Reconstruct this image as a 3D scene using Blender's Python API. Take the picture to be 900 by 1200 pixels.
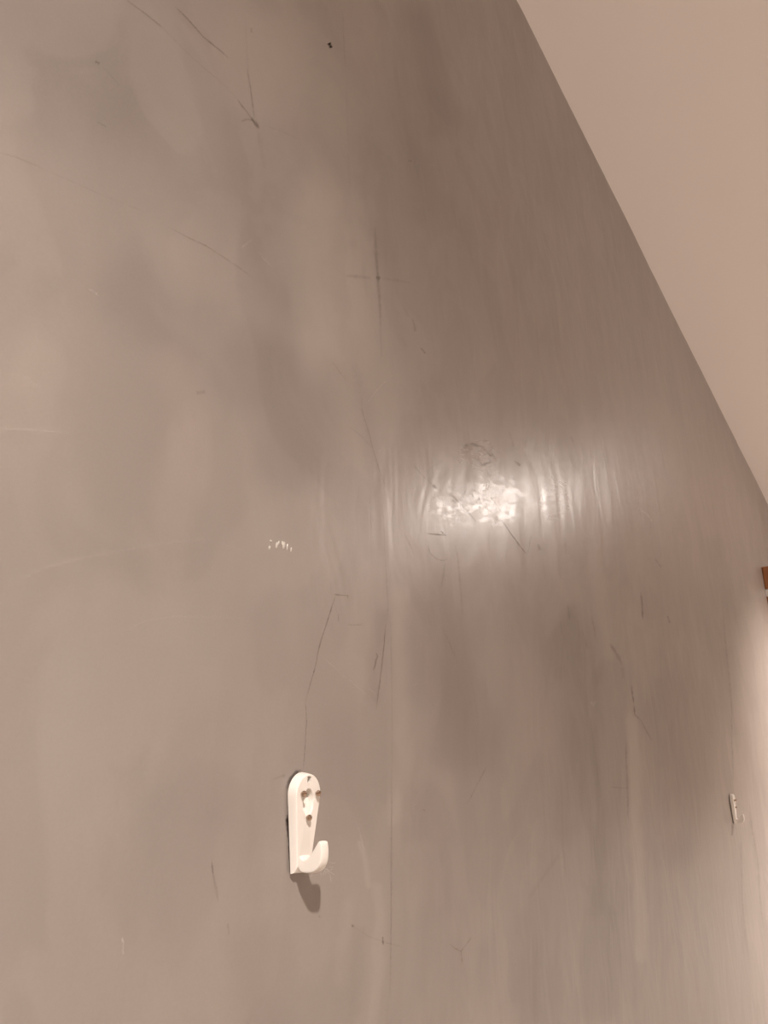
import bpy, bmesh, math, random
import numpy as np
from mathutils import Vector, Matrix

for _o in list(bpy.data.objects):
    bpy.data.objects.remove(_o)
scene = bpy.context.scene
COL = scene.collection

# ------------------------------------------------------------------ camera
FOCAL_PX = 900.0                                  # focal length for the 900 x 1200 frame
PITCH = math.atan(330 / FOCAL_PX)                 # phone tilted up about 20 degrees
YAW = math.atan(618 * math.cos(PITCH) / FOCAL_PX)  # heading measured from the wall line
CAM_D, CAM_H = 0.21, 1.50                         # distance from the wall, height above the floor
CEIL = 2.353
_h = np.array([math.cos(YAW), math.sin(YAW), 0.0])
_up = np.array([0, 0, 1.0])
C_R = np.array([math.sin(YAW), -math.cos(YAW), 0.0])
C_F = _h * math.cos(PITCH) + _up * math.sin(PITCH)
C_U = -_h * math.sin(PITCH) + _up * math.cos(PITCH)
C_O = np.array([0.0, -CAM_D, CAM_H])
cam_data = bpy.data.cameras.new('camera')
cam_data.sensor_fit = 'VERTICAL'
cam_data.sensor_height = 36.0
cam_data.lens = 36.0 * FOCAL_PX / 1200.0
cam_data.clip_start = 0.01
cam = bpy.data.objects.new('camera', cam_data)
COL.objects.link(cam)
m = Matrix.Identity(4)
for i in range(3):
    m[i][0], m[i][1], m[i][2], m[i][3] = C_R[i], C_U[i], -C_F[i], C_O[i]
cam.matrix_world = m
scene.camera = cam

# ------------------------------------------------------------------ world, lights, exposure
world = bpy.data.worlds.new('world')
scene.world = world
world.use_nodes = True
world.node_tree.nodes['Background'].inputs[0].default_value = (1, 0.85, 0.72, 1)
world.node_tree.nodes['Background'].inputs[1].default_value = 0.05
vs = scene.view_settings
vs.view_transform = 'Standard'
vs.look = 'None'
vs.gamma = 1.0
vs.use_curve_mapping = False
vs.exposure = 1.65

LAMP_COL = (1.0, 0.90, 0.83)
LAMPS = [(-0.35, -0.615), (2.05, -0.76), (0.30, -1.90), (2.30, -1.90)]   # wall row, then two unseen spots added to raise bounce light
SPOT_W = [40.0, 52.0, 24.0, 24.0]
SPOT_TILT = [(0, 4), (7, -4), (0, 0), (0, 0)]    # degrees the lamp heads are swung about X and Y
SPOT_BLEND = [0.85, 0.5, 0.85, 0.85]
SPOT_ANGLE = [145, 119, 120, 120]
BULB_EMIT = [14.0, 220.0, 14.0, 14.0]

random.seed(4)
rng = np.random.default_rng(11)


# ------------------------------------------------------------------ helpers
def link(o, parent=None):
    COL.objects.link(o)
    if parent is not None:
        o.parent = parent
    return o


def tag(o, label=None, cat=None, group=None, kind=None):
    if label: o['label'] = label
    if cat: o['category'] = cat
    if group: o['group'] = group
    if kind: o['kind'] = kind
    return o


def mesh_obj(name, verts, faces, mat, parent=None, smooth=True):
    me = bpy.data.meshes.new(name)
    me.from_pydata([tuple(v) for v in verts], [], faces)
    me.update()
    if smooth:
        me.polygons.foreach_set('use_smooth', [True] * len(me.polygons))
    me.materials.append(mat)
    return link(bpy.data.objects.new(name, me), parent)


def bm_obj(name, bm, mat, parent=None, smooth=True):
    me = bpy.data.meshes.new(name)
    bm.to_mesh(me)
    bm.free()
    if smooth:
        me.polygons.foreach_set('use_smooth', [True] * len(me.polygons))
    me.materials.append(mat)
    return link(bpy.data.objects.new(name, me), parent)


def box_obj(name, lo, hi, mat, parent=None, bevel=0.0):
    bm = bmesh.new()
    bmesh.ops.create_cube(bm, size=1)
    for v in bm.verts:
        v.co = Vector([lo[i] + (v.co[i] + 0.5) * (hi[i] - lo[i]) for i in range(3)])
    if bevel:
        bmesh.ops.bevel(bm, geom=bm.edges[:], offset=bevel, segments=2, affect='EDGES', profile=0.5)
    return bm_obj(name, bm, mat, parent, smooth=False)


class Nodes:
    def __init__(self, name):
        self.m = bpy.data.materials.new(name)
        self.m.use_nodes = True
        self.t = self.m.node_tree
        self.b = self.t.nodes['Principled BSDF']
        self.out = self.t.nodes['Material Output']

    def n(self, kind, **kw):
        nd = self.t.nodes.new(kind)
        for k, v in kw.items():
            setattr(nd, k, v)
        return nd

    def l(self, a, b):
        self.t.links.new(a, b)

    def math(self, op, a, b=None, c=None, clamp=False):
        nd = self.n('ShaderNodeMath', operation=op)
        nd.use_clamp = clamp
        for i, v in enumerate((a, b, c)):
            if v is None: continue
            if isinstance(v, (int, float)): nd.inputs[i].default_value = v
            else: self.l(v, nd.inputs[i])
        return nd.outputs[0]

    def noise(self, scale, stretch=(1, 1, 1), detail=4, rough=0.55, dist=0.0, loc=(0, 0, 0)):
        tc = self.n('ShaderNodeTexCoord')
        mp = self.n('ShaderNodeMapping')
        mp.inputs['Scale'].default_value = stretch
        mp.inputs['Location'].default_value = loc
        self.l(tc.outputs['Object'], mp.inputs[0])
        nz = self.n('ShaderNodeTexNoise')
        nz.inputs['Scale'].default_value = scale
        nz.inputs['Detail'].default_value = detail
        nz.inputs['Roughness'].default_value = rough
        nz.inputs['Distortion'].default_value = dist
        self.l(mp.outputs[0], nz.inputs['Vector'])
        return nz.outputs[0]

    def attr(self, name):
        a = self.n('ShaderNodeAttribute', attribute_name=name)
        return a.outputs['Fac']

    def mix(self, fac, a, b, blend='MIX'):
        nd = self.n('ShaderNodeMix', data_type='RGBA', blend_type=blend)
        for s, v in ((nd.inputs[0], fac), (nd.inputs[6], a), (nd.inputs[7], b)):
            if isinstance(v, tuple): s.default_value = (*v, 1) if len(v) == 3 else v
            elif isinstance(v, (int, float)): s.default_value = v
            else: self.l(v, s)
        return nd.outputs[2]

    def bump(self, h, strength, dist, normal=None):
        nd = self.n('ShaderNodeBump')
        if isinstance(strength, (int, float)): nd.inputs['Strength'].default_value = strength
        else: self.l(strength, nd.inputs['Strength'])
        nd.inputs['Distance'].default_value = dist
        self.l(h, nd.inputs['Height'])
        if normal is not None: self.l(normal, nd.inputs['Normal'])
        return nd.outputs[0]


def simple(name, col, rough=0.5, metal=0.0, var=0.04, scale=60.0, bump=0.0, spec=0.5):
    N = Nodes(name)
    f = N.noise(scale)
    lo = tuple(c * (1 - var) for c in col)
    hi = tuple(min(1, c * (1 + var)) for c in col)
    N.l(N.mix(f, lo, hi), N.b.inputs['Base Color'])
    N.b.inputs['Roughness'].default_value = rough
    N.b.inputs['Metallic'].default_value = metal
    N.b.inputs['Specular IOR Level'].default_value = spec
    if bump:
        N.l(N.bump(f, bump, 0.001), N.b.inputs['Normal'])
    return N.m


# ------------------------------------------------------------------ the plaster wall: charts and relief
def px_to_wall(x, y, out=0.0):
    """survey pixel of the photograph -> point on the wall plane (X, Z), as numpy arrays"""
    x = np.asarray(x, float); y = np.asarray(y, float)
    r = C_R[:, None] * (x.ravel() - 450) + C_U[:, None] * (600 - y.ravel()) + C_F[:, None] * FOCAL_PX
    t = (CAM_D - out) / r[1]
    return (r[0] * t).reshape(x.shape), (CAM_H + r[2] * t).reshape(x.shape)


def wall_to_px(X, Z):
    dx = X; dy = CAM_D; dz = Z - CAM_H
    w = C_F[0] * dx + C_F[1] * dy + C_F[2] * dz
    return (450 + FOCAL_PX * (C_R[0] * dx + C_R[1] * dy) / w,
            600 - FOCAL_PX * (C_U[0] * dx + C_U[1] * dy + C_U[2] * dz) / w)


_LAT = np.random.default_rng(5).random((256, 256))


def vnoise(x, y):
    xi = np.floor(x).astype(int); yi = np.floor(y).astype(int)
    fx = x - xi; fy = y - yi
    fx = fx * fx * fx * (fx * (fx * 6 - 15) + 10); fy = fy * fy * fy * (fy * (fy * 6 - 15) + 10)
    a = _LAT[xi & 255, yi & 255]; b = _LAT[(xi + 1) & 255, yi & 255]
    c = _LAT[xi & 255, (yi + 1) & 255]; d = _LAT[(xi + 1) & 255, (yi + 1) & 255]
    return (a * (1 - fx) + b * fx) * (1 - fy) + (c * (1 - fx) + d * fx) * fy - 0.5


def fbm(x, y, oct=4, gain=0.5):
    s = 0; a = 1.0
    for k in range(oct):
        s = s + a * vnoise(x * 2 ** k + 17.3 * k, y * 2 ** k + 9.1 * k)
        a *= gain
    return s


def seg_dist(px, py, pts):
    """distance to a polyline, signed side, and fraction along it"""
    best = np.full(px.shape, 1e9); side = np.zeros(px.shape); frac = np.zeros(px.shape)
    pts = np.array(pts, float)
    L = np.hypot(*(pts[1:] - pts[:-1]).T); T = max(L.sum(), 1e-9); acc = 0
    for (x0, y0), (x1, y1), l in zip(pts[:-1], pts[1:], L):
        dx, dy = x1 - x0, y1 - y0
        t = np.clip(((px - x0) * dx + (py - y0) * dy) / max(l * l, 1e-9), 0, 1)
        ex, ey = px - (x0 + t * dx), py - (y0 + t * dy)
        dd = np.hypot(ex, ey)
        k = dd < best
        best = np.where(k, dd, best)
        side = np.where(k, np.sign(dx * ey - dy * ex), side)
        frac = np.where(k, (acc + t * l) / T, frac)
        acc += l
    return best, side, frac


def sstep(a, b, x):
    t = np.clip((x - a) / (b - a), 0, 1)
    return t * t * (3 - 2 * t)


# lapped plaster coats: edge polyline, step height (mm, right/left), width over which the step dies away (px)
LAPS = [
    ([(434, 430), (433, 450), (424, 464), (424, 478), (430, 500), (439, 530), (446, 555), (450, 600), (451, 640),
      (453, 680), (455, 712), (452, 740), (447, 790), (441, 830)], 0.22, 60),
    ([(455, 715), (457, 800), (459, 900), (458, 1000), (457, 1100), (455, 1230)], 0.45, 70),
    ([(288, 20), (294, 105), (303, 152), (310, 200), (325, 245), (342, 300), (352, 345)], 0.35, 60),
    ([(205, 8), (220, 23), (240, 45), (255, 58), (268, 68)], 0.45, 22),
    ([(736, 860), (738, 960), (742, 1060), (746, 1200)], 0.8, 40),
    ([(692, 700), (697, 800), (700, 900), (702, 1000)], 0.6, 30),
    ([(657, 1000), (636, 1030), (620, 1055)], 0.5, 30),
    ([(0, 690), (60, 662), (130, 648), (200, 635), (245, 632), (275, 642), (300, 654)], -0.12, 24),
    ([(0, 503), (45, 504), (82, 508)], -0.16, 10),
    ([(275, 560), (272, 500), (276, 430), (296, 408), (330, 398)], 0.10, 40),
    ([(857, 867), (858, 917), (861, 975)], 1.0, 12),
    ([(867, 977), (868, 1050), (874, 1117), (880, 1200)], 1.2, 14),
    ([(877, 950), (887, 1010), (893, 1090), (898, 1180)], 1.2, 12),
]


def relief(X, Z, cx=None, cy=None):
    """height of the plaster out of the wall plane, in metres"""
    if cx is None:
        cx, cy = wall_to_px(X, Z)
    h = 0.0011 * fbm(X * 5.0 + 3, Z * 3.5, 3)
    h = h + 0.00032 * fbm(X * 22 + 8, Z * 9 + 4, 3)
    warp = 0.25 * fbm(X * 3, Z * 3 + 30, 2)
    h = h + 0.00007 * fbm((X + warp * 0.2) * 60 + 50, Z * 11 + 1, 3)
    for pts, amp, wid in LAPS:
        a = np.array(pts)
        msk = ((cx > a[:, 0].min() - wid * 2) & (cx < a[:, 0].max() + wid * 2) &
               (cy > a[:, 1].min() - wid) & (cy < a[:, 1].max() + wid))
        if not np.any(msk): continue
        dd, sd, fr = seg_dist(cx[msk], cy[msk], pts)
        ends = sstep(0.0, 0.12, fr) * sstep(1.0, 0.88, fr)
        bump = np.where(sd * np.sign(amp) < 0, np.exp(-(dd / wid) ** 2), np.exp(-(dd / 1.6) ** 2))
        add = abs(amp) * 0.001 * 0.38 * bump * ends
        h = np.asarray(h).copy()
        h[msk] = h[msk] + add
    # the pitted, badly skimmed spot
    pit = pit_mask(cx, cy)
    h = h + pit * 0.00005 * fbm(X * 190, Z * 190, 3, 0.7)
    return h


def pit_mask(cx, cy):
    a = np.exp(-(((cx - 582) / 30) ** 2 + ((cy - 584) / 28) ** 2) ** 1.5)
    b = 0.8 * np.exp(-(((cx - 560) / 24) ** 2 + ((cy - 532) / 16) ** 2) ** 1.5)
    c = 0.45 * np.exp(-(((cx - 530) / 30) ** 2 + ((cy - 592) / 24) ** 2) ** 1.5)
    d = 0.35 * np.exp(-(((cx - 645) / 24) ** 2 + ((cy - 585) / 30) ** 2) ** 1.5)
    m_ = np.clip(a + b + c + d, 0, 1)
    return m_ * sstep(-0.12, 0.22, fbm(cx / 6.0, cy / 5.0 + 3, 4, 0.7) + 0.3 * (m_ - 0.5))


# tonal patches of the plaster, a few broad ones painting in light falloff: polyline, half width (px), softness (px), tone change, tint (+ pink / - olive)
PATCHES = [
    ([(300, 440), (345, 470), (345, 530)], 48, 26, -0.085, 0.05),
    ([(205, 430), (225, 500), (232, 560)], 22, 18, 0.03, 0.35),
    ([(170, 150), (230, 210), (290, 250)], 45, 40, -0.05, 0.05),
    ([(160, 340), (230, 390)], 40, 30, -0.06, 0.0),
    ([(285, 150), (310, 260), (320, 330)], 22, 20, -0.045, 0.05),
    ([(375, 250), (405, 350), (395, 400)], 38, 30, 0.10, 0.05),
    ([(235, 15), (285, 80)], 30, 30, -0.02, 0.45),
    ([(195, 138), (215, 165), (222, 202)], 12, 12, 0.02, -0.5),
    ([(372, 110), (420, 150), (450, 190)], 26, 30, 0.0, -0.5),
    ([(330, 90), (345, 140)], 20, 24, 0.0, 0.35),
    ([(425, 160), (445, 250), (452, 300)], 14, 16, -0.03, 0.3),
    ([(490, 20), (505, 90), (520, 150)], 14, 18, -0.10, 0.0),
    ([(470, 60), (480, 130), (500, 250)], 10, 14, -0.04, -0.3),
    ([(560, 60), (575, 170)], 20, 30, 0.0, -0.3),
    ([(520, 200), (560, 260)], 30, 30, -0.02, 0.3),
    ([(640, 170), (655, 240)], 20, 24, -0.03, -0.35),
    ([(500, 460), (520, 500)], 26, 24, -0.05, 0.0),
    ([(440, 300), (470, 400)], 20, 20, -0.02, 0.0),
    ([(425, 470), (436, 560), (438, 640)], 9, 10, -0.05, 0.15),
    ([(445, 720), (440, 810)], 7, 8, -0.06, 0.35),
    ([(468, 700), (470, 850), (468, 960)], 9, 8, 0.075, 0.1),
    ([(500, 710), (520, 790), (545, 880)], 30, 26, -0.075, 0.5),
    ([(490, 930), (505, 980), (520, 1060)], 18, 18, -0.04, 0.3),
    ([(570, 660), (585, 760)], 34, 30, 0.03, 0.0),
    ([(610, 770), (630, 860)], 18, 20, 0.02, 0.3),
    ([(668, 740), (675, 850), (668, 960)], 22, 14, -0.09, -0.15),
    ([(712, 800), (715, 950), (705, 1180)], 21, 8, -0.085, -0.25),
    ([(665, 1000), (640, 1100), (625, 1200)], 28, 16, -0.05, -0.05),
    ([(612, 1010), (600, 1080), (585, 1200)], 16, 16, 0.02, 0.1),
    ([(743, 840), (746, 960), (751, 1120)], 8, 4, 0.10, 0.05),
    ([(785, 820), (800, 900), (795, 990)], 28, 20, -0.10, 0.45),
    ([(770, 770), (782, 880)], 10, 9, -0.04, -0.1),
    ([(760, 1060), (775, 1120)], 16, 16, 0.0, 0.3),
    ([(850, 760), (858, 860)], 6, 6, -0.08, 0.5),
    ([(820, 700), (845, 760)], 12, 12, -0.04, -0.25),
    ([(690, 120), (760, 290)], 26, 26, -0.03, 0.15),
    ([(835, 640), (850, 700), (862, 720)], 8, 8, -0.07, -0.1),
    ([(425, 985), (431, 1005), (436, 1036)], 3, 2.5, 0.085, 0.0),
    ([(446, 1035), (448, 1060), (446, 1130), (440, 1220)], 6, 3, 0.06, 0.0),
    ([(410, 1060), (404, 1110), (402, 1150)], 6, 6, 0.05, 0.0),
    ([(425, 1090), (421, 1190)], 7, 6, -0.04, 0.1),
    ([(300, 1110), (310, 1190)], 26, 24, -0.06, 0.25),
    ([(255, 950), (290, 960), (300, 1040)], 22, 24, -0.02, 0.0),
    ([(395, 870), (400, 960)], 24, 22, -0.03, 0.25),
    ([(90, 790), (70, 880), (90, 960)], 30, 30, 0.0, -0.3),
    ([(210, 730), (240, 800)], 40, 40, 0.02, -0.2),
    ([(20, 440), (60, 400)], 40, 40, 0.04, 0.1),
    ([(20, 20), (110, 90)], 80, 70, -0.10, 0.1),  # dimmer upper left painted in against the near lamp
    ([(340, 40), (420, 60)], 70, 60, 0.10, 0.0),  # brighter top centre painted in where the lamp falls short
    ([(600, 780), (650, 900), (650, 1120)], 90, 80, -0.07, 0.0),  # broad falloff of the near lamp painted into the tone
    ([(780, 1080), (840, 1220)], 70, 60, -0.08, 0.0),  # lower right toned down where lamp light lands too strongly
    ([(560, 1140), (548, 1200)], 18, 16, 0.02, -0.1),
    ([(735, 700), (750, 790)], 10, 10, 0.02, 0.2),
]


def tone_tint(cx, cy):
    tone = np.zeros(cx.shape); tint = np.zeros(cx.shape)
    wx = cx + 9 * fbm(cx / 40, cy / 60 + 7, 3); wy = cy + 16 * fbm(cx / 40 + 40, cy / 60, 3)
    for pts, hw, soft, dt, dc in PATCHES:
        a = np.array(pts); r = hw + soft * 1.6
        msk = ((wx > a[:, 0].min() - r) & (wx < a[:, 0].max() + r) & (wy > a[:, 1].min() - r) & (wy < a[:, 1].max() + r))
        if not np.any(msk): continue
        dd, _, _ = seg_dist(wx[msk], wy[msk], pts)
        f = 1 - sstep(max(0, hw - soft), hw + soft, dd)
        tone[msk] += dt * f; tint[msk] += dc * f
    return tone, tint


# ------------------------------------------------------------------ materials
def plaster_material():
    N = Nodes('polished_plaster')
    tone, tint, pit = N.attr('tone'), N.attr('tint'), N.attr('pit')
    big = N.noise(7.0, (1, 1, 0.6), 3)
    mid = N.noise(22.0, (1, 1, 0.55), 3, 0.55, 0.6, (3, 0, 1))
    streak = N.noise(9.0, (1, 1, 0.22), 2, 0.5, 0.3, (1, 0, 4))
    grain = N.noise(900.0, (1, 1, 1), 2)
    v = N.math('MULTIPLY_ADD', N.math('SUBTRACT', big, 0.5), 0.11, 1.0)
    v = N.math('MULTIPLY_ADD', N.math('SUBTRACT', mid, 0.5), 0.16, v)
    v = N.math('MULTIPLY_ADD', N.math('SUBTRACT', streak, 0.5), 0.20, v)
    plate = N.noise(15.0, (1, 1, 0.7), 4, 0.5, 1.2, (4, 0, 6))
    mr = N.n('ShaderNodeMapRange', interpolation_type='SMOOTHSTEP')
    mr.inputs[1].default_value, mr.inputs[2].default_value = 0.44, 0.56
    mr.inputs[3].default_value, mr.inputs[4].default_value = -0.034, 0.034
    N.l(plate, mr.inputs[0])
    v = N.math('ADD', v, mr.outputs[0])
    v = N.math('MULTIPLY_ADD', N.math('SUBTRACT', grain, 0.5), 0.10, v)
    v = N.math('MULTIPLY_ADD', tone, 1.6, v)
    hue = N.noise(11.0, (1, 1, 0.5), 2, 0.5, 0.4, (9, 0, 2))
    hue = N.math('MULTIPLY_ADD', N.math('SUBTRACT', hue, 0.5), 1.3, tint)
    hue = N.math('MULTIPLY_ADD', hue, 0.38, 0.5, clamp=True)
    col = N.mix(hue, (0.248, 0.225, 0.200), (0.260, 0.216, 0.195))
    vv = N.n('ShaderNodeCombineColor')
    for i in range(3): N.l(v, vv.inputs[i])
    N.l(N.mix(1.0, col, vv.outputs[0], 'MULTIPLY'), N.b.inputs['Base Color'])
    r = N.math('MULTIPLY_ADD', big, 0.12, 0.245)
    r = N.math('MAXIMUM', N.math('MULTIPLY_ADD', pit, -0.17, r), 0.10)
    N.l(r, N.b.inputs['Roughness'])
    N.b.inputs['Specular IOR Level'].default_value = 0.5
    fine = N.noise(70.0, (1, 1, 0.26), 4, 0.6, 0.6, (2, 0, 7))
    trow = N.noise(30.0, (1, 1, 0.5), 2, 0.5, 0.8, (5, 0, 3))
    n1 = N.bump(trow, 0.17, 0.004)
    n2 = N.bump(fine, 0.06, 0.002, n1)
    pitn = N.noise(800.0, (1, 1, 1), 3, 0.7)
    n3 = N.bump(pitn, N.math('MULTIPLY_ADD', pit, 0.13, 0.004), 0.0012, n2)
    N.l(n3, N.b.inputs['Normal'])
    return N.m


def mark_material(name, col, rough=0.6, spec=0.3):
    """line-work on the plaster; the attribute 'cover' gives how densely pencil, dirt, filler or painted shade covers it"""
    N = Nodes(name)
    cov = N.attr('cover')
    grit = N.noise(1500.0, (1, 1, 1), 2, 0.6)
    a = N.math('MULTIPLY', cov, N.math('MULTIPLY_ADD', grit, 1.2, 0.4), clamp=True)
    tone = N.noise(300.0)
    N.l(N.mix(tone, tuple(c * 0.85 for c in col), tuple(min(1, c * 1.15) for c in col)), N.b.inputs['Base Color'])
    N.b.inputs['Roughness'].default_value = rough
    N.b.inputs['Specular IOR Level'].default_value = spec
    N.l(a, N.b.inputs['Alpha'])
    return N.m


M_WALL = plaster_material()
M_GRAPHITE = mark_material('graphite', (0.11, 0.085, 0.075))
M_CRACK = mark_material('crack_dirt_and_shade', (0.115, 0.075, 0.058))  # dirt in cracks; also paints the far hook's shadow line
M_LIGHT = mark_material('lime_scratch', (0.72, 0.66, 0.60), 0.35, 0.5)
M_CEIL = simple('ceiling_paint', (0.84, 0.80, 0.78), 0.9, 0, 0.012, 5.0, 0.03)
M_PAINT = simple('pale_wall_paint', (0.80, 0.765, 0.725), 0.8, 0, 0.03, 4.0)
M_FLOOR = simple('floor_tiles', (0.62, 0.535, 0.465), 0.5, 0, 0.06, 6.0)
M_PLASTIC = simple('white_plastic', (0.74, 0.70, 0.65), 0.32, 0, 0.015, 300.0)
M_PIN = simple('nickel_pin', (0.40, 0.30, 0.23), 0.10, 1.0, 0.05, 500.0)
M_DARK = mark_material('hole_and_gap_dark', (0.035, 0.022, 0.018), 0.9, 0.1)  # dark of the nail hole and of the painted hook gap
M_WOOD = None

# ------------------------------------------------------------------ the room
X0, X1, Y1 = -1.7, 3.6, -2.6


def quad(name, pts, mat, kind='structure'):
    o = mesh_obj(name, pts, [(0, 1, 2, 3)], mat, smooth=False)
    return tag(o, kind=kind)


# plaster wall: fine grid where it is seen close, coarse skirts elsewhere
th = np.linspace(math.atan(CAM_D / 0.035), math.atan(CAM_D / 2.62), 640)
gx = CAM_D / np.tan(th)
gx = np.concatenate([[X0, -1.0, -0.5, -0.2, -0.06, 0.0], gx, [2.8, X1]])
gz = np.concatenate([[0.0, 0.5, 0.9], np.arange(1.15, 1.38, 0.0030), np.arange(1.38, 1.82, 0.00075),
                     np.arange(1.82, CEIL - 0.001, 0.0022), [CEIL]])
GX, GZ = np.meshgrid(gx, gz)
inside = (GX > 0.02) & (GZ > 1.12)
CX = np.full(GX.shape, -1e4); CY = np.full(GX.shape, -1e4)
CX[inside], CY[inside] = wall_to_px(GX[inside], GZ[inside])
near = inside & (CX > -80) & (CX < 1000) & (CY > -80) & (CY < 1300)
H = np.zeros(GX.shape)
H[inside] = relief(GX[inside], GZ[inside], CX[inside], CY[inside])
TONE = np.zeros(GX.shape); TINT = np.zeros(GX.shape); PIT = np.zeros(GX.shape)
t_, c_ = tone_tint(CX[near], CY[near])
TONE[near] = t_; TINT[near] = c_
PIT[near] = pit_mask(CX[near], CY[near])
nr, nc = GX.shape
V = np.stack([GX, -H, GZ], -1).reshape(-1, 3)
idx = np.arange(nr * nc).reshape(nr, nc)
Fq = np.stack([idx[:-1, :-1], idx[:-1, 1:], idx[1:, 1:], idx[1:, :-1]], -1).reshape(-1, 4)
me = bpy.data.meshes.new('wall_left')
me.vertices.add(len(V)); me.vertices.foreach_set('co', V.astype(np.float32).ravel())
me.loops.add(Fq.size); me.loops.foreach_set('vertex_index', Fq.astype(np.int32).ravel())
me.polygons.add(len(Fq)); me.polygons.foreach_set('loop_start', np.arange(0, Fq.size, 4, dtype=np.int32))
me.polygons.foreach_set('use_smooth', np.ones(len(Fq), dtype=bool))
me.update(calc_edges=True)
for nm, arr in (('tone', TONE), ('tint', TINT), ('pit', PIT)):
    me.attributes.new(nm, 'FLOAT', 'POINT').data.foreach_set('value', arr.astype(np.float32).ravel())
me.materials.append(M_WALL)
wall = link(bpy.data.objects.new('wall_left', me))
tag(wall, 'polished grey-taupe plaster wall with trowel streaks, pencil marks and a glossy patch', None, None, 'structure')

ceiling = box_obj('ceiling', (X0 - 0.1, Y1 - 0.1, CEIL), (X1 + 0.1, 0.1, CEIL + 0.1), M_CEIL)
tag(ceiling, 'smooth matt beige-white ceiling', None, None, 'structure')
tag(box_obj('floor', (X0 - 0.1, Y1 - 0.1, -0.1), (X1 + 0.1, 0.1, 0.0), M_FLOOR), kind='structure')
tag(box_obj('wall_right', (X0 - 0.1, Y1 - 0.1, 0.0), (X1 + 0.1, Y1, CEIL), M_PAINT), kind='structure')
tag(box_obj('wall_back', (X0 - 0.1, Y1, 0.0), (X0, 0.0, CEIL), M_PAINT), kind='structure')
tag(box_obj('wall_far', (X1, Y1, 0.0), (X1 + 0.1, 0.0, CEIL), M_PAINT), kind='structure')


# ------------------------------------------------------------------ line-work on the plaster
def resample(pts, step):
    pts = np.array(pts, float)
    out = [pts[0]]
    for a, b in zip(pts[:-1], pts[1:]):
        n = max(1, int(np.hypot(*(b - a)) / step))
        for k in range(1, n + 1): out.append(a + (b - a) * k / n)
    return np.array(out)


def mark(name, pts, width, mat, cover=0.6, wob=0.5, proud=0.00010, label=None, taper=0.15, seed=None):
    """a thin line following the plaster's relief; width in survey pixels"""
    P = resample(pts, 2.5)
    n = len(P)
    r = np.random.default_rng(seed if seed is not None else int(abs(P[:, 0].sum() * 13 + P[:, 1].sum() * 7)) % 99991)
    if n > 2:
        w = np.cumsum(r.normal(0, 1, (n, 2)), 0)
        w = w - np.linspace(0, 1, n)[:, None] * w[-1]
        P = P + wob * 0.35 * w / max(1, n ** 0.25) + wob * 0.15 * r.normal(0, 1, (n, 2))
    T = np.gradient(P, axis=0) if n > 1 else np.array([[1.0, 0]])
    T /= np.maximum(np.hypot(T[:, 0], T[:, 1])[:, None], 1e-6)
    Nn = np.stack([-T[:, 1], T[:, 0]], 1)
    fr = np.linspace(0, 1, n)
    endf = np.clip(np.minimum(fr, 1 - fr) / max(taper, 1e-3), 0, 1) ** 0.7
    if n <= 5: endf = np.ones(n)
    wd = width * 0.5 * (0.6 + 0.4 * endf) * (1 + 0.25 * r.normal(0, 1, n)).clip(0.5, 1.6)
    cv = 0.62 * cover * (0.25 + 0.75 * endf) * (1 + 0.22 * r.normal(0, 1, n)).clip(0.35, 1.6)
    offs = [(-1.5, 0.0, 0.0), (-0.6, 0.7, 0.7), (0.0, 1.0, 1.0), (0.6, 0.7, 0.7), (1.5, 0.0, 0.0)]
    rows, cov = [], []
    for o, c, hh in offs:
        Q = P + Nn * (wd * o)[:, None]
        X, Z = px_to_wall(Q[:, 0], Q[:, 1])
        h = relief(X, Z)
        k = np.maximum(1.0, X / 0.4)
        rows.append(np.stack([X, -(h + 0.00006 * k + proud * hh * k), Z], 1)); cov.append(cv * c)
    Vv = np.stack(rows, 1).reshape(-1, 3); m_ = len(offs)
    Ff = [(i * m_ + j, i * m_ + j + 1, (i + 1) * m_ + j + 1, (i + 1) * m_ + j) for i in range(n - 1) for j in range(m_ - 1)]
    ob = mesh_obj(name, Vv, Ff, mat, wall)
    ob.data.attributes.new('cover', 'FLOAT', 'POINT').data.foreach_set('value', np.stack(cov, 1).astype(np.float32).ravel())
    if label: ob['label'] = label
    return ob


G, K, L_ = M_GRAPHITE, M_CRACK, M_LIGHT
# pencil cross
mark('pencil_line', [(439.5, 266), (440.5, 295), (443, 325), (445, 350), (446.5, 384)], 3.6, G, 0.27, 0.25, label='upright stroke of the soft pencil cross')
mark('pencil_line', [(446, 380), (447, 425)], 2.2, G, 0.10, 0.3)
mark('pencil_line', [(405, 323), (420, 324), (436, 326)], 3.4, G, 0.22, 0.25, label='level stroke of the soft pencil cross')
mark('pencil_line', [(446, 326), (462, 328), (481, 331)], 2.6, G, 0.15, 0.25)
mark('pencil_line', [(441, 325), (445.5, 326)], 3.6, G, 0.45, 0.1)
# layout line above the hook
mark('pencil_line', [(392.5, 693), (393, 699), (384, 728), (376, 752), (373, 764), (370, 780), (364, 800), (358, 822)], 0.9, K, 0.55, 0.3, label='thin pencil line slanting down to the hook')
mark('pencil_line', [(358, 822), (359.5, 845), (358, 870), (355.5, 902)], 0.9, K, 0.48, 0.3)
mark('pencil_line', [(392, 696.5), (400, 697.5), (408, 698), (407.5, 702)], 1.0, K, 0.65, 0.15)
mark('pencil_line', [(397, 718), (397, 728)], 1.0, K, 0.30, 0.2)
mark('pencil_line', [(408, 729), (408, 732), (416, 732.5), (426, 732)], 0.9, K, 0.42, 0.2)
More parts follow.
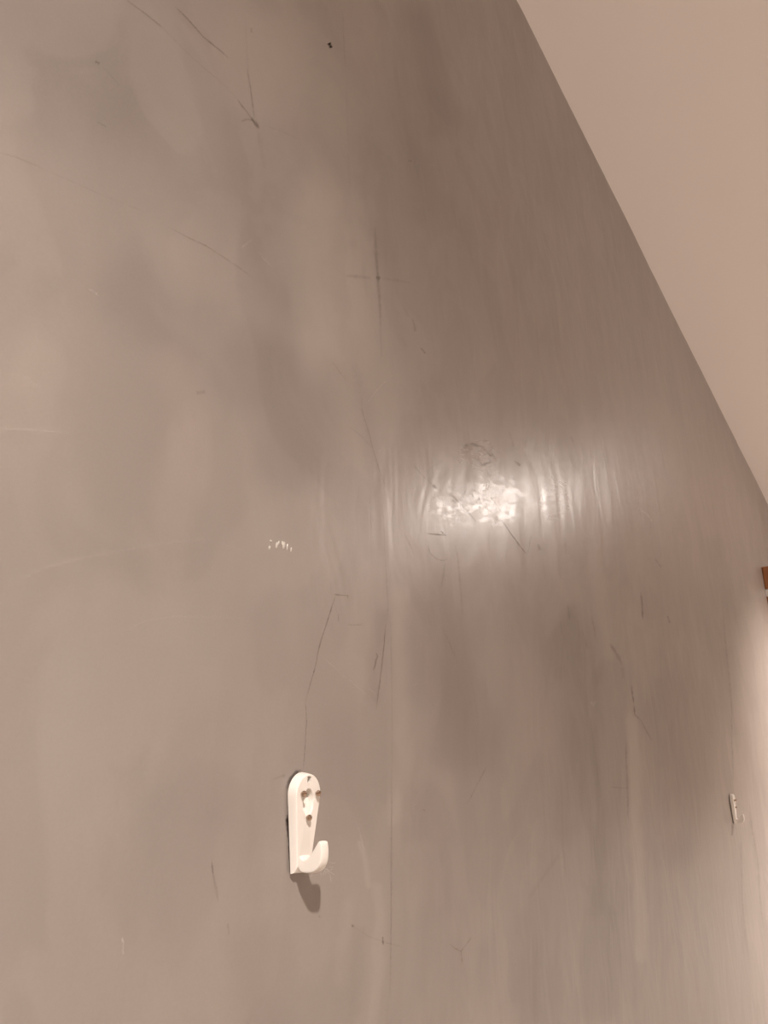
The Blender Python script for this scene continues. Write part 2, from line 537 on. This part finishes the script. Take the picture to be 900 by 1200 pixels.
# seam and hairline cracks near the middle
mark('hairline_crack', [(452, 732), (450, 757), (446, 795), (442, 824), (441, 832)], 1.1, K, 0.55, 0.3)
mark('hairline_crack', [(450, 600), (451, 640), (453.5, 680), (455, 712), (452, 735)], 1.2, K, 0.14, 0.3)
mark('hairline_crack', [(440, 764), (443, 769), (440.5, 774), (440, 780), (437, 786)], 1.5, K, 0.55, 0.3)
mark('hairline_crack', [(458, 720), (459, 800), (459.5, 860), (459, 905)], 1.3, K, 0.16, 0.3)
mark('hairline_crack', [(458.5, 900), (458.5, 1000), (458, 1090), (457, 1170)], 1.6, K, 0.24, 0.4)
mark('hairline_crack', [(424, 466), (424, 480), (430, 500), (438, 528), (445, 552), (452, 570)], 1.3, K, 0.25, 0.3)
mark('hairline_crack', [(410, 500), (425, 512), (436, 524)], 1.3, K, 0.16, 0.4)
mark('hairline_crack', [(388, 422), (400, 438), (406, 446)], 1.6, K, 0.14, 0.4)
mark('hairline_crack', [(582, 604), (590, 612), (600, 627), (610, 641), (617, 650)], 1.2, K, 0.55, 0.25, label='dark hairline V below the glossy patch')
mark('hairline_crack', [(617, 650), (620, 640), (622, 627)], 1.0, K, 0.35, 0.2)
mark('hairline_crack', [(501, 625), (510, 626), (521, 627)], 1.4, K, 0.65, 0.2)
mark('hairline_crack', [(523, 628), (517, 622)], 1.4, K, 0.55, 0.1)
mark('hairline_crack', [(502, 640), (504, 648), (512, 655), (520, 657), (526, 654)], 1.3, K, 0.30, 0.3)
mark('hairline_crack', [(533, 632), (537, 655), (540, 690), (543, 725)], 2.2, K, 0.16, 0.6)
mark('hairline_crack', [(522, 660), (520, 675), (517, 690)], 2.4, K, 0.16, 0.6)
mark('hairline_crack', [(485, 545), (497, 559), (510, 570)], 1.3, K, 0.20, 0.3)
mark('hairline_crack', [(508, 568), (512, 572)], 3.0, K, 0.45, 0.2)
mark('hairline_crack', [(525, 578), (533, 583), (541, 591), (549, 600), (559, 611)], 1.4, K, 0.42, 0.4)
mark('hairline_crack', [(474, 625), (482, 640), (486, 652)], 2.0, K, 0.15, 0.5)
mark('hairline_crack', [(518, 735), (528, 755), (537, 778)], 1.5, K, 0.16, 0.5)
for a in [(543, 522, 556, 520), (556, 521, 568, 524), (568, 526, 576, 535), (577, 532, 582, 540), (602, 540, 609, 545), (566, 545, 576, 541), (560, 538, 566, 546)]:
    mark('pit_scar', [a[:2], a[2:]], 2.0, K, 0.38, 0.6)
_r = np.random.default_rng(3)
for k in range(20):
    a = _r.normal((577, 577), (15, 12)); dlt = _r.normal(0, 1, 2) * (4, 2.2)
    mark('pit_scar', [tuple(a), tuple(a + dlt)], _r.uniform(0.8, 1.5), K, _r.uniform(0.25, 0.6), 0.4, seed=k)
# upper left trowel lines
mark('trowel_line', [(148, 0), (165, 12), (190, 32)], 1.4, K, 0.38, 0.3)
mark('trowel_line', [(190, 32), (215, 58), (240, 80), (265, 101), (283, 121)], 1.1, K, 0.17, 0.4)
mark('trowel_line', [(278, 116), (290, 131), (299, 145)], 1.4, K, 0.42, 0.3)
mark('trowel_line', [(205, 8), (220, 23), (238, 43), (255, 57), (268, 68)], 1.5, K, 0.40, 0.25)
mark('trowel_line', [(290, 80), (293, 98), (296, 120), (298.5, 138)], 1.4, K, 0.36, 0.3)
mark('trowel_line', [(288, 20), (289, 50), (291, 82)], 1.3, K, 0.10, 0.3)
mark('trowel_line', [(283, 142), (290, 139.5), (297, 141)], 1.7, K, 0.40, 0.3)
mark('trowel_line', [(295, 137), (299, 143), (304, 151)], 3.0, K, 0.48, 0.4, label='dark nick where the trowel lines meet')
mark('trowel_line', [(303, 153), (306, 175), (310, 200)], 4.0, K, 0.08, 0.6)
mark('trowel_line', [(312, 148), (330, 154), (352, 163)], 1.2, K, 0.16, 0.4)
mark('trowel_line', [(0, 178), (20, 184), (42, 193), (52, 198)], 1.3, K, 0.22, 0.4)
mark('trowel_line', [(52, 198), (85, 212), (115, 226), (150, 240), (175, 250)], 1.2, K, 0.11, 0.5)
mark('trowel_line', [(195, 265), (222, 279), (240, 287), (260, 300), (278, 312), (298, 326)], 1.2, K, 0.30, 0.3)
mark('trowel_line', [(113, 142), (126, 149)], 1.2, K, 0.28, 0.3)
mark('trowel_line', [(120, 77), (130, 88), (141, 102)], 1.1, K, 0.14, 0.4)
mark('trowel_line', [(401, 12), (403, 60), (404.5, 78)], 1.8, K, 0.13, 0.5)
mark('trowel_line', [(405, 90), (408, 160), (410, 230)], 2.2, K, 0.07, 0.5)
mark('nail_hole', [(385.5, 50.5), (387, 53), (388, 56)], 3.6, M_DARK, 1.5, 0.1, label='small black nail hole')
mark('nail_hole', [(112, 72), (117, 74)], 3.0, K, 0.50, 0.2)
mark('nail_hole', [(294.5, 33), (295, 38)], 1.8, K, 0.40, 0.1)
mark('smudge_or_shade', [(410, 280), (419, 290)], 9, K, 0.07, 0.6)
mark('smudge_or_shade', [(414, 425), (420, 445), (422, 462)], 9, K, 0.07, 0.6)
mark('smudge_or_shade', [(478, 188), (482, 189.5)], 2.6, K, 0.28, 0.3)
mark('smudge_or_shade', [(230, 461), (240, 459)], 4.0, K, 0.20, 0.6)
mark('smudge_or_shade', [(484, 374), (486, 381), (487, 388)], 2.2, K, 0.26, 0.3)
mark('smudge_or_shade', [(470, 354), (480, 372)], 2.0, K, 0.12, 0.4)
mark('smudge_or_shade', [(494, 408), (499, 414)], 2.0, K, 0.50, 0.2)
mark('smudge_or_shade', [(320, 913), (327, 911), (335, 908)], 3.0, K, 0.26, 0.3)
mark('smudge_or_shade', [(374, 1073), (376, 1075)], 2.0, K, 0.35, 0.2)
# lower part
mark('hairline_crack', [(527, 1106), (533, 1111), (540, 1115), (547, 1106), (553, 1098)], 1.5, K, 0.34, 0.4)
mark('hairline_crack', [(540, 1113), (541.5, 1122), (542, 1131)], 1.3, K, 0.36, 0.3)
mark('nail_hole', [(413, 1084), (415.5, 1086)], 2.4, K, 0.75, 0.1)
mark('hairline_crack', [(415, 1086), (432, 1097), (450, 1104), (472, 1110)], 1.3, K, 0.18, 0.4)
mark('nail_hole', [(449, 1098), (449.5, 1107)], 1.8, K, 0.55, 0.1)
mark('hairline_crack', [(571, 897), (560, 918), (547, 944)], 1.1, K, 0.32, 0.25)
mark('nail_hole', [(495.5, 948.5), (498, 949.5)], 1.8, K, 0.40, 0.1)
mark('smudge_or_shade', [(248, 1008), (251, 1028), (257, 1058)], 2.6, K, 0.20, 0.5)
mark('smudge_or_shade', [(248.5, 1010), (250, 1024)], 2.4, K, 0.22, 0.5)
mark('smudge_or_shade', [(267, 1082), (269, 1096)], 2.2, K, 0.34, 0.3)
# right part
mark('smudge_or_shade', [(750, 694), (752, 710), (753, 726)], 2.2, K, 0.42, 0.5)
mark('smudge_or_shade', [(714, 755), (720, 763), (726, 773), (728.5, 780)], 3.2, K, 0.42, 0.5)
mark('smudge_or_shade', [(728, 780), (730, 796)], 3.0, K, 0.18, 0.5)
mark('hairline_crack', [(739.5, 803), (741, 815), (742.5, 824)], 1.7, K, 0.60, 0.4)
mark('hairline_crack', [(743, 827), (744, 838), (750, 843)], 1.5, K, 0.52, 0.4)
mark('hairline_crack', [(750, 842), (756, 854), (764, 868)], 1.8, K, 0.34, 0.4)
mark('smudge_or_shade', [(692, 722), (695, 735), (697, 752)], 2.2, K, 0.22, 0.5)
mark('smudge_or_shade', [(681, 738), (688, 760)], 2.2, K, 0.20, 0.5)
mark('smudge_or_shade', [(664, 708), (667, 728)], 2.0, K, 0.22, 0.5)
mark('smudge_or_shade', [(782, 722), (785, 730)], 2.4, K, 0.34, 0.3)
mark('smudge_or_shade', [(733, 870), (734, 900), (736, 960)], 2.0, K, 0.24, 0.6)
mark('smudge_or_shade', [(767, 654), (771, 660), (775, 665)], 1.4, K, 0.35, 0.3)
mark('smudge_or_shade', [(712, 922), (735, 924)], 1.2, K, 0.22, 0.4)
mark('smudge_or_shade', [(655, 728), (658, 745)], 2.0, K, 0.14, 0.4)
mark('smudge_or_shade', [(660, 630), (663, 650)], 3.0, K, 0.14, 0.4)
mark('smudge_or_shade', [(630, 638), (633, 645)], 3.0, K, 0.28, 0.3)
mark('smudge_or_shade', [(596, 505), (600, 518), (602, 526)], 2.4, K, 0.16, 0.5)
mark('smudge_or_shade', [(669, 512), (672, 520)], 1.8, K, 0.25, 0.3)
mark('smudge_or_shade', [(857, 966), (857.3, 972), (857, 979)], 1.6, K, 0.40, 0.2)  # cast shadow under the far hook, painted as a dark line
mark('trowel_line', [(867, 977), (868, 1050), (874, 1117)], 2.0, K, 0.14, 0.5)
mark('trowel_line', [(877, 950), (887, 1010), (893, 1090)], 2.4, K, 0.16, 0.5)
mark('trowel_line', [(846, 700), (851, 760), (857, 820), (858, 917)], 1.8, K, 0.20, 0.6)
# pale scratches and lime streaks
mark('scratch', [(374, 767), (395, 785), (418, 804), (441, 824)], 1.8, L_, 0.16, 0.3)
mark('scratch', [(430, 806), (441, 813)], 1.4, L_, 0.22, 0.2)
mark('scratch', [(428, 476), (440, 459), (455, 444), (466, 434)], 1.5, L_, 0.18, 0.3)
mark('scratch', [(442, 530), (448, 526)], 2.6, L_, 0.20, 0.2)
mark('scratch', [(240, 45), (256, 60), (269, 69)], 1.6, L_, 0.14, 0.3)
mark('scratch', [(366, 47), (384, 52)], 2.0, L_, 0.10, 0.3)
mark('scratch', [(485, 190), (488, 193)], 1.5, L_, 0.40, 0.1)
mark('scratch', [(103, 339), (110, 341), (116, 346)], 2.4, L_, 0.20, 0.3)
mark('scratch', [(301, 293), (310, 304), (318, 312)], 1.8, L_, 0.16, 0.3)
mark('scratch', [(283, 290), (295, 281)], 2.0, L_, 0.14, 0.3)
mark('scratch', [(0, 503), (30, 503), (55, 505), (84, 509)], 2.2, L_, 0.15, 0.3)
mark('scratch', [(10, 435), (30, 442), (50, 456)], 4.0, L_, 0.10, 0.4)
mark('scratch', [(0, 691), (60, 663), (130, 648), (200, 636), (242, 632), (275, 642), (300, 653)], 2.2, L_, 0.07, 0.4)
mark('scratch', [(140, 745), (170, 728), (205, 722), (290, 724)], 2.2, L_, 0.09, 0.5)
mark('scratch', [(143, 1104), (144.5, 1099), (145.5, 1107), (145, 1120)], 2.2, L_, 0.28, 0.2)
mark('scratch', [(418, 960), (424, 982), (430, 1004)], 1.6, L_, 0.16, 0.2)
mark('scratch', [(371, 880), (385, 883)], 1.4, L_, 0.14, 0.3)
mark('scratch', [(345, 796), (350, 793)], 1.4, L_, 0.30, 0.2)
mark('scratch', [(692, 823), (694, 828), (697, 822)], 2.0, L_, 0.25, 0.3)
mark('scratch', [(713, 1070), (715, 1095), (714, 1110)], 2.2, L_, 0.22, 0.5)
mark('scratch', [(691, 1035), (692, 1070), (690, 1140)], 3.0, L_, 0.08, 0.5)
mark('scratch', [(655, 985), (661, 1000), (666, 1008)], 1.6, L_, 0.14, 0.3)
mark('scratch', [(502, 553), (508, 546), (515, 543)], 1.6, L_, 0.22, 0.3)
mark('scratch', [(478, 806), (491, 800)], 1.4, L_, 0.16, 0.3)
mark('scratch', [(748, 595), (760, 605), (765, 612)], 1.4, L_, 0.16, 0.3)
for k in range(9):
    a = _r.normal((565, 590), (22, 10)); dlt = np.array([6, 9]) * _r.uniform(0.3, 1.0)
    mark('scratch', [tuple(a), tuple(a + dlt)], 1.4, L_, 0.35, 0.4, seed=100 + k)


# little polished beads, added pale and glossy to give the plaster its glints
def bead(px, py, wx, wz, ht, tilt=0.0):
    bm = bmesh.new()
    bmesh.ops.create_uvsphere(bm, u_segments=14, v_segments=8, radius=1)
    X, Z = px_to_wall(np.array([px]), np.array([py]))
    h = relief(X, Z)[0]
    for v in bm.verts:
        x, y, z = v.co
        x2 = x * wx + z * wz * tilt
        v.co = Vector((X[0] + x2, -h + y * ht, Z[0] + z * wz))
    ob = bm_obj('glint_bead', bm, M_BEAD, wall)
    return ob


N_ = Nodes('polished_bead')
N_.l(N_.mix(N_.noise(200.0), (0.45, 0.42, 0.38), (0.50, 0.46, 0.42)), N_.b.inputs['Base Color'])
N_.b.inputs['Roughness'].default_value = 0.12
N_.b.inputs['Coat Weight'].default_value = 0.6
N_.b.inputs['Coat Roughness'].default_value = 0.08
M_BEAD = N_.m
for bx, by, wx, wz in [(316, 642, 0.0007, 0.0010), (317.5, 634, 0.0008, 0.0006), (324.5, 639, 0.0008, 0.0016), (327, 636, 0.0006, 0.0010),
                       (333, 639, 0.0010, 0.0018), (337, 641, 0.0004, 0.0017), (331, 636, 0.0006, 0.0010), (341.5, 644, 0.0005, 0.0012)]:
    bead(bx, by, wx, wz, 0.00035, 0.15)


for k in range(46):  # more beads added for sparkle in the glossy patch
    if k < 30: bx, by = _r.uniform(563, 613), 596 + _r.normal(0, 5.5)
    else: bx, by = _r.uniform(518, 560), 590 + _r.normal(0, 9)
    sz = _r.uniform(0.00025, 0.0006)
    bead(bx, by, sz, sz * _r.uniform(0.8, 1.8), sz * 0.22, _r.normal(0, 0.5))


# ------------------------------------------------------------------ wall hooks
HOOK_H, HOOK_R, HOOK_B = 0.0378, 0.0087, 0.0049        # height, head radius, half width at the foot


def hook_outline(inset, foot, n=72):
    """teardrop outline (x, z), counter-clockwise as seen from the room, z from the foot"""
    R = HOOK_R - inset; zc = HOOK_H - HOOK_R; b = HOOK_B - inset * 0.9; z0 = foot
    ang = math.asin((HOOK_R - HOOK_B) / zc)
    pts = []
    for k in range(41):
        a = -ang + (math.pi + 2 * ang) * k / 40
        pts.append((R * math.cos(a), zc + R * math.sin(a)))
    xl, zl = pts[-1]
    side = 12
    for k in range(1, side + 1):
        t = k / side
        pts.append((xl + (-b - xl) * t, zl + (z0 - zl) * t))
    for k in range(1, 8):
        pts.append((-b + 2 * b * k / 7, z0))
    xr, zr = pts[0]
    for k in range(1, side):
        t = k / side
        pts.append((b + (xr - b) * t, z0 + (zr - z0) * t))
    return pts


def hook_depth(z):
    return 0.0040 + 0.0014 * min(1.0, max(0.0, z / HOOK_H))


def build_hook():
    root = bpy.data.objects.new('wall_hook', None)
    COL.objects.link(root)
    root.empty_display_size = 0.01
    # --- body plate
    rings = []
    gap = 0.0007
    for inset, dfront, foot in ((0.0006, None, 0.0004), (0.0, 'b', 0.0), (0.0003, 0.0021, 0.0002), (0.0005, 0.0011, 0.0006),
                                (0.0008, 0.0003, 0.0022), (0.0012, 0.0, 0.0030)):
        ring = []
        for x, z in hook_outline(inset, foot):
            D = hook_depth(z)
            out = gap if dfront is None else (gap + 0.0006 if dfront == 'b' else D - dfront)
            ring.append((x, -out, z))
        rings.append(ring)
    n = len(rings[0])
    hc = 0.0262                                                  # centre of the oval window
    oval, floor_, bottom = [], [], []
    for x, _, z in rings[-1]:
        a = math.atan2(z - hc, x)
        rx, rz = 0.0033, 0.0053
        rr = 1 / math.sqrt((math.cos(a) / rx) ** 2 + (math.sin(a) / rz) ** 2)
        ox, oz = rr * math.cos(a), hc + rr * math.sin(a)
        oval.append((ox, -hook_depth(oz), oz))
        s = (math.sin(a) + 1) / 2                                # 0 at the bottom of the window, 1 at the top
        floor_.append((ox * 0.86, -(hook_depth(oz) - 0.0005 - 0.0034 * s * s), hc + (oz - hc) * 0.88))
    lip = [(x * 1.05, y, hc + (z - hc) * 1.03) for x, y, z in oval]
    lip2 = [(x * 0.99, y + 0.0002, hc + (z - hc) * 0.99) for x, y, z in oval]
    allr = rings + [lip, lip2, floor_]
    verts = [v for r in allr for v in r]
    faces = []
    for k in range(len(allr) - 1):
        for i in range(n):
            j = (i + 1) % n
            faces.append((k * n + i, k * n + j, (k + 1) * n + j, (k + 1) * n + i))
    faces.append(tuple(range((len(allr) - 1) * n, len(allr) * n)))
    faces.append(tuple(reversed(range(n))))
    body = mesh_obj('body', verts, faces, M_PLASTIC, root, smooth=True)
    bm = bmesh.new(); bm.from_mesh(body.data)
    bmesh.ops.recalc_face_normals(bm, faces=bm.faces[:])
    bm.to_mesh(body.data); bm.free()
    # empty pin hole near the top: cut through the plate
    cb = bmesh.new()
    bmesh.ops.create_cube(cb, size=1)
    for v in cb.verts:
        v.co = Vector((v.co.x * 0.0024 - 0.0003, -0.0052 + v.co.y * 0.0036, 0.0350 + v.co.z * 0.0023))
    cutter = bm_obj('cutter', cb, M_PLASTIC, None, False)
    cut2 = bmesh.new()
    bmesh.ops.create_cube(cut2, size=1)
    for v in cut2.verts:
        v.co = Vector((v.co.x * 0.0006, -0.0056 + v.co.y * 0.0012, 0.0322 + v.co.z * 0.0016))
    cutter2 = bm_obj('cutter', cut2, M_PLASTIC, None, False)
    for c in (cutter, cutter2):
        md = body.modifiers.new('cut', 'BOOLEAN'); md.operation = 'DIFFERENCE'; md.solver = 'EXACT'; md.object = c
    bpy.context.view_layer.update()
    newme = bpy.data.meshes.new_from_object(body.evaluated_get(bpy.context.evaluated_depsgraph_get()))
    body.modifiers.clear()
    body.data = newme
    bpy.data.objects.remove(cutter); bpy.data.objects.remove(cutter2)
    body.data.polygons.foreach_set('use_smooth', [True] * len(body.data.polygons))
    body.data.set_sharp_from_angle(angle=math.radians(24))
    # --- the J arm: root fillet, arm and upturned paddle
    prof = [(3.2, 0.9), (6.5, 0.35), (9.6, 0.5), (12.0, 1.5), (13.6, 3.4), (14.3, 6.0), (14.2, 9.0), (13.8, 11.4), (13.0, 12.4), (11.9, 11.2),
            (10.2, 8.4), (8.4, 6.2), (6.6, 5.0), (5.4, 5.3), (4.4, 6.6), (3.2, 7.0)]
    prof = [(o * 1e-3, z * 1e-3) for o, z in prof]
    n = len(prof)
    oc = sum(o for o, _ in prof) / n; zc = sum(z for _, z in prof) / n
    def half(o):
        return 0.0035 - 0.0010 * min(1, max(0, (o - 0.004) / 0.010))
    rr = []
    for sx, inset in ((-1.0, 0.0008), (-0.97, 0.0002), (-0.84, 0.0), (0.0, -0.0002), (0.84, 0.0), (0.97, 0.0002), (1.0, 0.0008)):
        ring = []
        for k, (o, z) in enumerate(prof):
            (oa, za), (ob, zb) = prof[k - 1], prof[(k + 1) % n]
            tx, tz = ob - oa, zb - za; l = math.hypot(tx, tz)
            no, nz = tz / l, -tx / l                              # outward of a counter-clockwise profile
            ring.append((sx * half(o), -(o - no * inset), z - nz * inset))
        rr.append(ring)
    verts = [v for r in rr for v in r]; faces = []
    for k in range(len(rr) - 1):
        for i in range(n):
            j = (i + 1) % n
            faces.append((k * n + i, k * n + j, (k + 1) * n + j, (k + 1) * n + i))
    for base, flip in ((0, True), ((len(rr) - 1) * n, False)):      # side cheeks, laced top to bottom
        for i in range(n // 2 - 1):
            q = (base + i, base + i + 1, base + n - 2 - i, base + n - 1 - i)
            faces.append(tuple(reversed(q)) if flip else q)
    arm = mesh_obj('hook_arm', verts, faces, M_PLASTIC, root)
    bm = bmesh.new(); bm.from_mesh(arm.data); bmesh.ops.recalc_face_normals(bm, faces=bm.faces[:]); bm.to_mesh(arm.data); bm.free()
    md = arm.modifiers.new('smooth', 'SUBSURF'); md.levels = 2; md.render_levels = 2
    # --- three hardened pins
    for x, z in ((-0.0046, 0.0294), (0.0049, 0.0297), (-0.0002, 0.0204)):
        bm = bmesh.new()
        prof = [(0.0, -0.0020), (0.0007, -0.0020), (0.0007, 0.0), (0.00075, 0.0004), (0.00115, 0.0007), (0.00125, 0.0012), (0.0011, 0.0017), (0.0007, 0.0020), (0.0, 0.0021)]
        prev = None; sg = 16
        D = hook_depth(z)
        for r, o in prof:
            if r == 0: ring = [bm.verts.new((x, -(D + o), z))]
            else: ring = [bm.verts.new((x + r * math.cos(2 * math.pi * k / sg), -(D + o), z + r * math.sin(2 * math.pi * k / sg))) for k in range(sg)]
            if prev:
                for k in range(sg):
                    a, b = prev[k % len(prev)], prev[(k + 1) % len(prev)]; c, d_ = ring[(k + 1) % len(ring)], ring[k % len(ring)]
                    q = []
                    for v in (a, b, c, d_):
                        if v not in q: q.append(v)
                    bm.faces.new(q)
            prev = ring
        bmesh.ops.recalc_face_normals(bm, faces=bm.faces[:])
        p_ = bm_obj('pin', bm, M_PIN, root)
        p_['label'] = 'round shiny metal pin head'
    return root


hook = build_hook()
hook.location = (0.2622, -0.0002, 1.4705)
hook.rotation_euler = (0, math.radians(0.5), 0)
tag(hook, 'large near white plastic wall hook with three metal pins, casting a shadow below', 'wall hook', 'white plastic hooks pinned to the plaster wall')


def copy_tree(o, parent=None):
    c = o.copy(); COL.objects.link(c); c.parent = parent
    for ch in o.children: copy_tree(ch, c)
    return c


hook2 = copy_tree(hook)
tag(hook2, 'small distant white wall hook near the right edge, seen almost side-on', 'wall hook')
for o_, fx, fy in ((hook, 348, 1018), (hook2, 859.5, 965)):
    X, Z = px_to_wall(np.array([fx]), np.array([fy]))
    if o_ is hook2: o_.location = (X[0], 0, Z[0]); o_.rotation_euler = (0, 0, 0)
    hx, hz = np.meshgrid(np.linspace(-0.009, 0.009, 7) + o_.location.x, np.linspace(0, 0.038, 9) + o_.location.z)
    o_.location.y = -float(np.max(relief(hx, hz))) + 0.0004

# dark strips painting in the shadow gap beside the hook
mark('gap_shade', [(336.5, 955), (338.5, 972), (340.5, 990)], 3.4, M_DARK, 1.3, 0.5, label='dark painted shadow gap beside the hook')
mark('gap_shade', [(336, 925), (340, 914), (346, 906), (353, 902)], 3.6, M_DARK, 0.8, 0.3)
mark('gap_shade', [(338, 990), (340, 1004), (343, 1018)], 2.6, M_DARK, 0.6, 0.3)

# lint caught on the arm of the near hook
lint_c = bpy.data.curves.new('lint', 'CURVE')
lint_c.dimensions = '3D'; lint_c.bevel_depth = 0.000014; lint_c.bevel_resolution = 1
_r2 = np.random.default_rng(8)
for k in range(26):
    s = lint_c.splines.new('POLY'); s.points.add(7)
    p0 = np.array([_r2.uniform(-0.004, 0.004), -_r2.uniform(0.009, 0.0152), _r2.uniform(0.0008, 0.006)])
    dv = np.array([_r2.normal(0.3, 0.7), _r2.normal(-0.6, 0.5), _r2.normal(-0.35, 0.5)]); dv /= np.linalg.norm(dv)
    cv = _r2.normal(0, 0.6, 3); ln = _r2.uniform(0.0012, 0.0036) if k else 0.0085
    for i in range(8):
        t = i / 7; q = p0 + dv * ln * t + cv * ln * t * t * 0.6
        s.points[i].co = (*q, 1)
M_LINT = simple('lint_fibre', (0.80, 0.76, 0.70), 0.8)
lint_c.materials.append(M_LINT)
lint = link(bpy.data.objects.new('lint', lint_c), hook)
lint['kind'] = 'stuff'
lint['label'] = 'fine pale lint fibres caught on the hook tip'


# ------------------------------------------------------------------ wooden door casing at the far end of the wall
def wood_material():
    N = Nodes('varnished_wood')
    g = N.noise(9.0, (14, 14, 0.8), 5, 0.6, 1.0)
    fine = N.noise(60.0, (10, 10, 0.6), 3)
    N.l(N.mix(N.math('MULTIPLY_ADD', fine, 0.35, N.math('MULTIPLY', g, 0.75)), (0.16, 0.055, 0.018), (0.52, 0.22, 0.085)), N.b.inputs['Base Color'])
    N.b.inputs['Roughness'].default_value = 0.35
    N.l(N.bump(g, 0.2, 0.001), N.b.inputs['Normal'])
    return N.m


M_WOOD = wood_material()
door = bpy.data.objects.new('door_1', None)
COL.objects.link(door)
DX, DZ = 2.068, 2.033
tag(door, 'varnished orange-brown wooden door casing at the far right end of the wall', None, None, 'structure')
door.location = (DX, 0, 0)


def dpart(name, lo, hi, mat=None, bevel=0.002, label=None, parent=door):
    o = box_obj(name, lo, hi, mat or M_WOOD, parent, bevel)
    if label: o['label'] = label
    return o


DW = 0.98
dpart('corner_block', (0.0, -0.021, DZ - 0.058), (0.085, 0.0005, DZ), bevel=0.003)
dpart('corner_block', (DW - 0.085, -0.021, DZ - 0.058), (DW, 0.0005, DZ), bevel=0.003)
dpart('casing_upright', (0.001, -0.019, 0.0), (0.081, 0.0005, DZ - 0.076))
dpart('casing_upright', (DW - 0.081, -0.017, 0.0), (DW - 0.001, 0.0005, DZ - 0.076))
dpart('casing_head', (0.0855, -0.017, DZ - 0.081), (DW - 0.0855, 0.0005, DZ - 0.002))
dpart('filler', (0.0005, -0.018, DZ - 0.0758), (0.080, 0.0005, DZ - 0.0582), M_PAINT, 0.001, 'pale filler in the joint of the casing')
dpart('filler', (DW - 0.080, -0.018, DZ - 0.0758), (DW - 0.0005, 0.0005, DZ - 0.0582), M_PAINT, 0.001)
leaf = dpart('door_leaf', (0.083, -0.010, 0.006), (DW - 0.083, 0.0005, DZ - 0.087))
for z0, z1 in ((0.18, 0.90), (1.05, 1.82)):
    dpart('panel', (0.18, -0.0135, z0), (DW - 0.18, -0.0095, z1), parent=leaf)
hd = bmesh.new()
bmesh.ops.create_cone(hd, cap_ends=True, segments=20, radius1=0.010, radius2=0.010, depth=0.11, matrix=Matrix.Translation((DW - 0.19, -0.055, 1.02)) @ Matrix.Rotation(math.pi / 2, 4, 'Y'))
bmesh.ops.create_cone(hd, cap_ends=True, segments=20, radius1=0.009, radius2=0.009, depth=0.05, matrix=Matrix.Translation((DW - 0.14, -0.034, 1.02)) @ Matrix.Rotation(math.pi / 2, 4, 'X'))
bm_obj('door_handle', hd, M_PIN, leaf, False)


# ------------------------------------------------------------------ recessed ceiling spots
M_RING = simple('white_trim_ring', (0.80, 0.78, 0.75), 0.4)


def downlight(i, x, y, label):
    root = bpy.data.objects.new('ceiling_spotlight', None)
    COL.objects.link(root)
    root.location = (x, y, CEIL)
    tag(root, label, 'spotlight', 'spotlights in a row on the ceiling')
    bm = bmesh.new()
    prof = [(0.031, -0.0005), (0.031, -0.010), (0.034, -0.013), (0.040, -0.012), (0.0445, -0.006), (0.045, -0.0005)]
    sg = 40; prev = None
    for r, z in prof:
        ring = [bm.verts.new((r * math.cos(2 * math.pi * k / sg), r * math.sin(2 * math.pi * k / sg), z)) for k in range(sg)]
        if prev:
            for k in range(sg): bm.faces.new((prev[k], prev[(k + 1) % sg], ring[(k + 1) % sg], ring[k]))
        prev = ring
    bmesh.ops.recalc_face_normals(bm, faces=bm.faces[:])
    bm_obj('trim_ring', bm, M_RING, root)
    E = Nodes('lamp_glass_%d' % i)
    E.b.inputs['Base Color'].default_value = (0.9, 0.88, 0.85, 1)
    nz = E.noise(40.0)
    E.l(E.mix(nz, LAMP_COL, tuple(c * 0.96 for c in LAMP_COL)), E.b.inputs['Emission Color'])
    E.b.inputs['Emission Strength'].default_value = BULB_EMIT[i]
    bm = bmesh.new()
    prev = None
    for r, z in ((0.0305, -0.007), (0.026, -0.0125), (0.017, -0.0165), (0.008, -0.0182), (0.0, -0.0186)):
        ring = [bm.verts.new((0, 0, z))] if r == 0 else [bm.verts.new((r * math.cos(2 * math.pi * k / sg), r * math.sin(2 * math.pi * k / sg), z)) for k in range(sg)]
        if prev:
            for k in range(sg):
                q = [prev[k], prev[(k + 1) % sg]] + ([ring[(k + 1) % sg], ring[k]] if len(ring) > 1 else [ring[0]])
                bm.faces.new(q)
        prev = ring
    bmesh.ops.recalc_face_normals(bm, faces=bm.faces[:])
    bm_obj('lamp_lens', bm, E.m, root)
    ld = bpy.data.lights.new('spot_beam', 'SPOT')
    ld.energy = SPOT_W[i]
    ld.color = LAMP_COL
    ld.spot_size = math.radians(SPOT_ANGLE[i])
    ld.spot_blend = SPOT_BLEND[i]
    ld.shadow_soft_size = 0.02
    lo = link(bpy.data.objects.new('spot_beam', ld), root)
    lo.location = (0, 0, -0.041)
    lo.rotation_euler = (math.radians(SPOT_TILT[i][0]), math.radians(SPOT_TILT[i][1]), 0)


downlight(0, *LAMPS[0], 'round ceiling spotlight behind the viewer, lighting the near hook')
downlight(1, *LAMPS[1], 'round ceiling spotlight towards the door, mirrored in the glossy patch')
downlight(2, *LAMPS[2], 'round spotlight added over the open floor for bounce light, nearest the camera')  # this spot and the next are added to lift the ambient light
downlight(3, *LAMPS[3], 'round spotlight added over the open floor for bounce light, farther along the room')
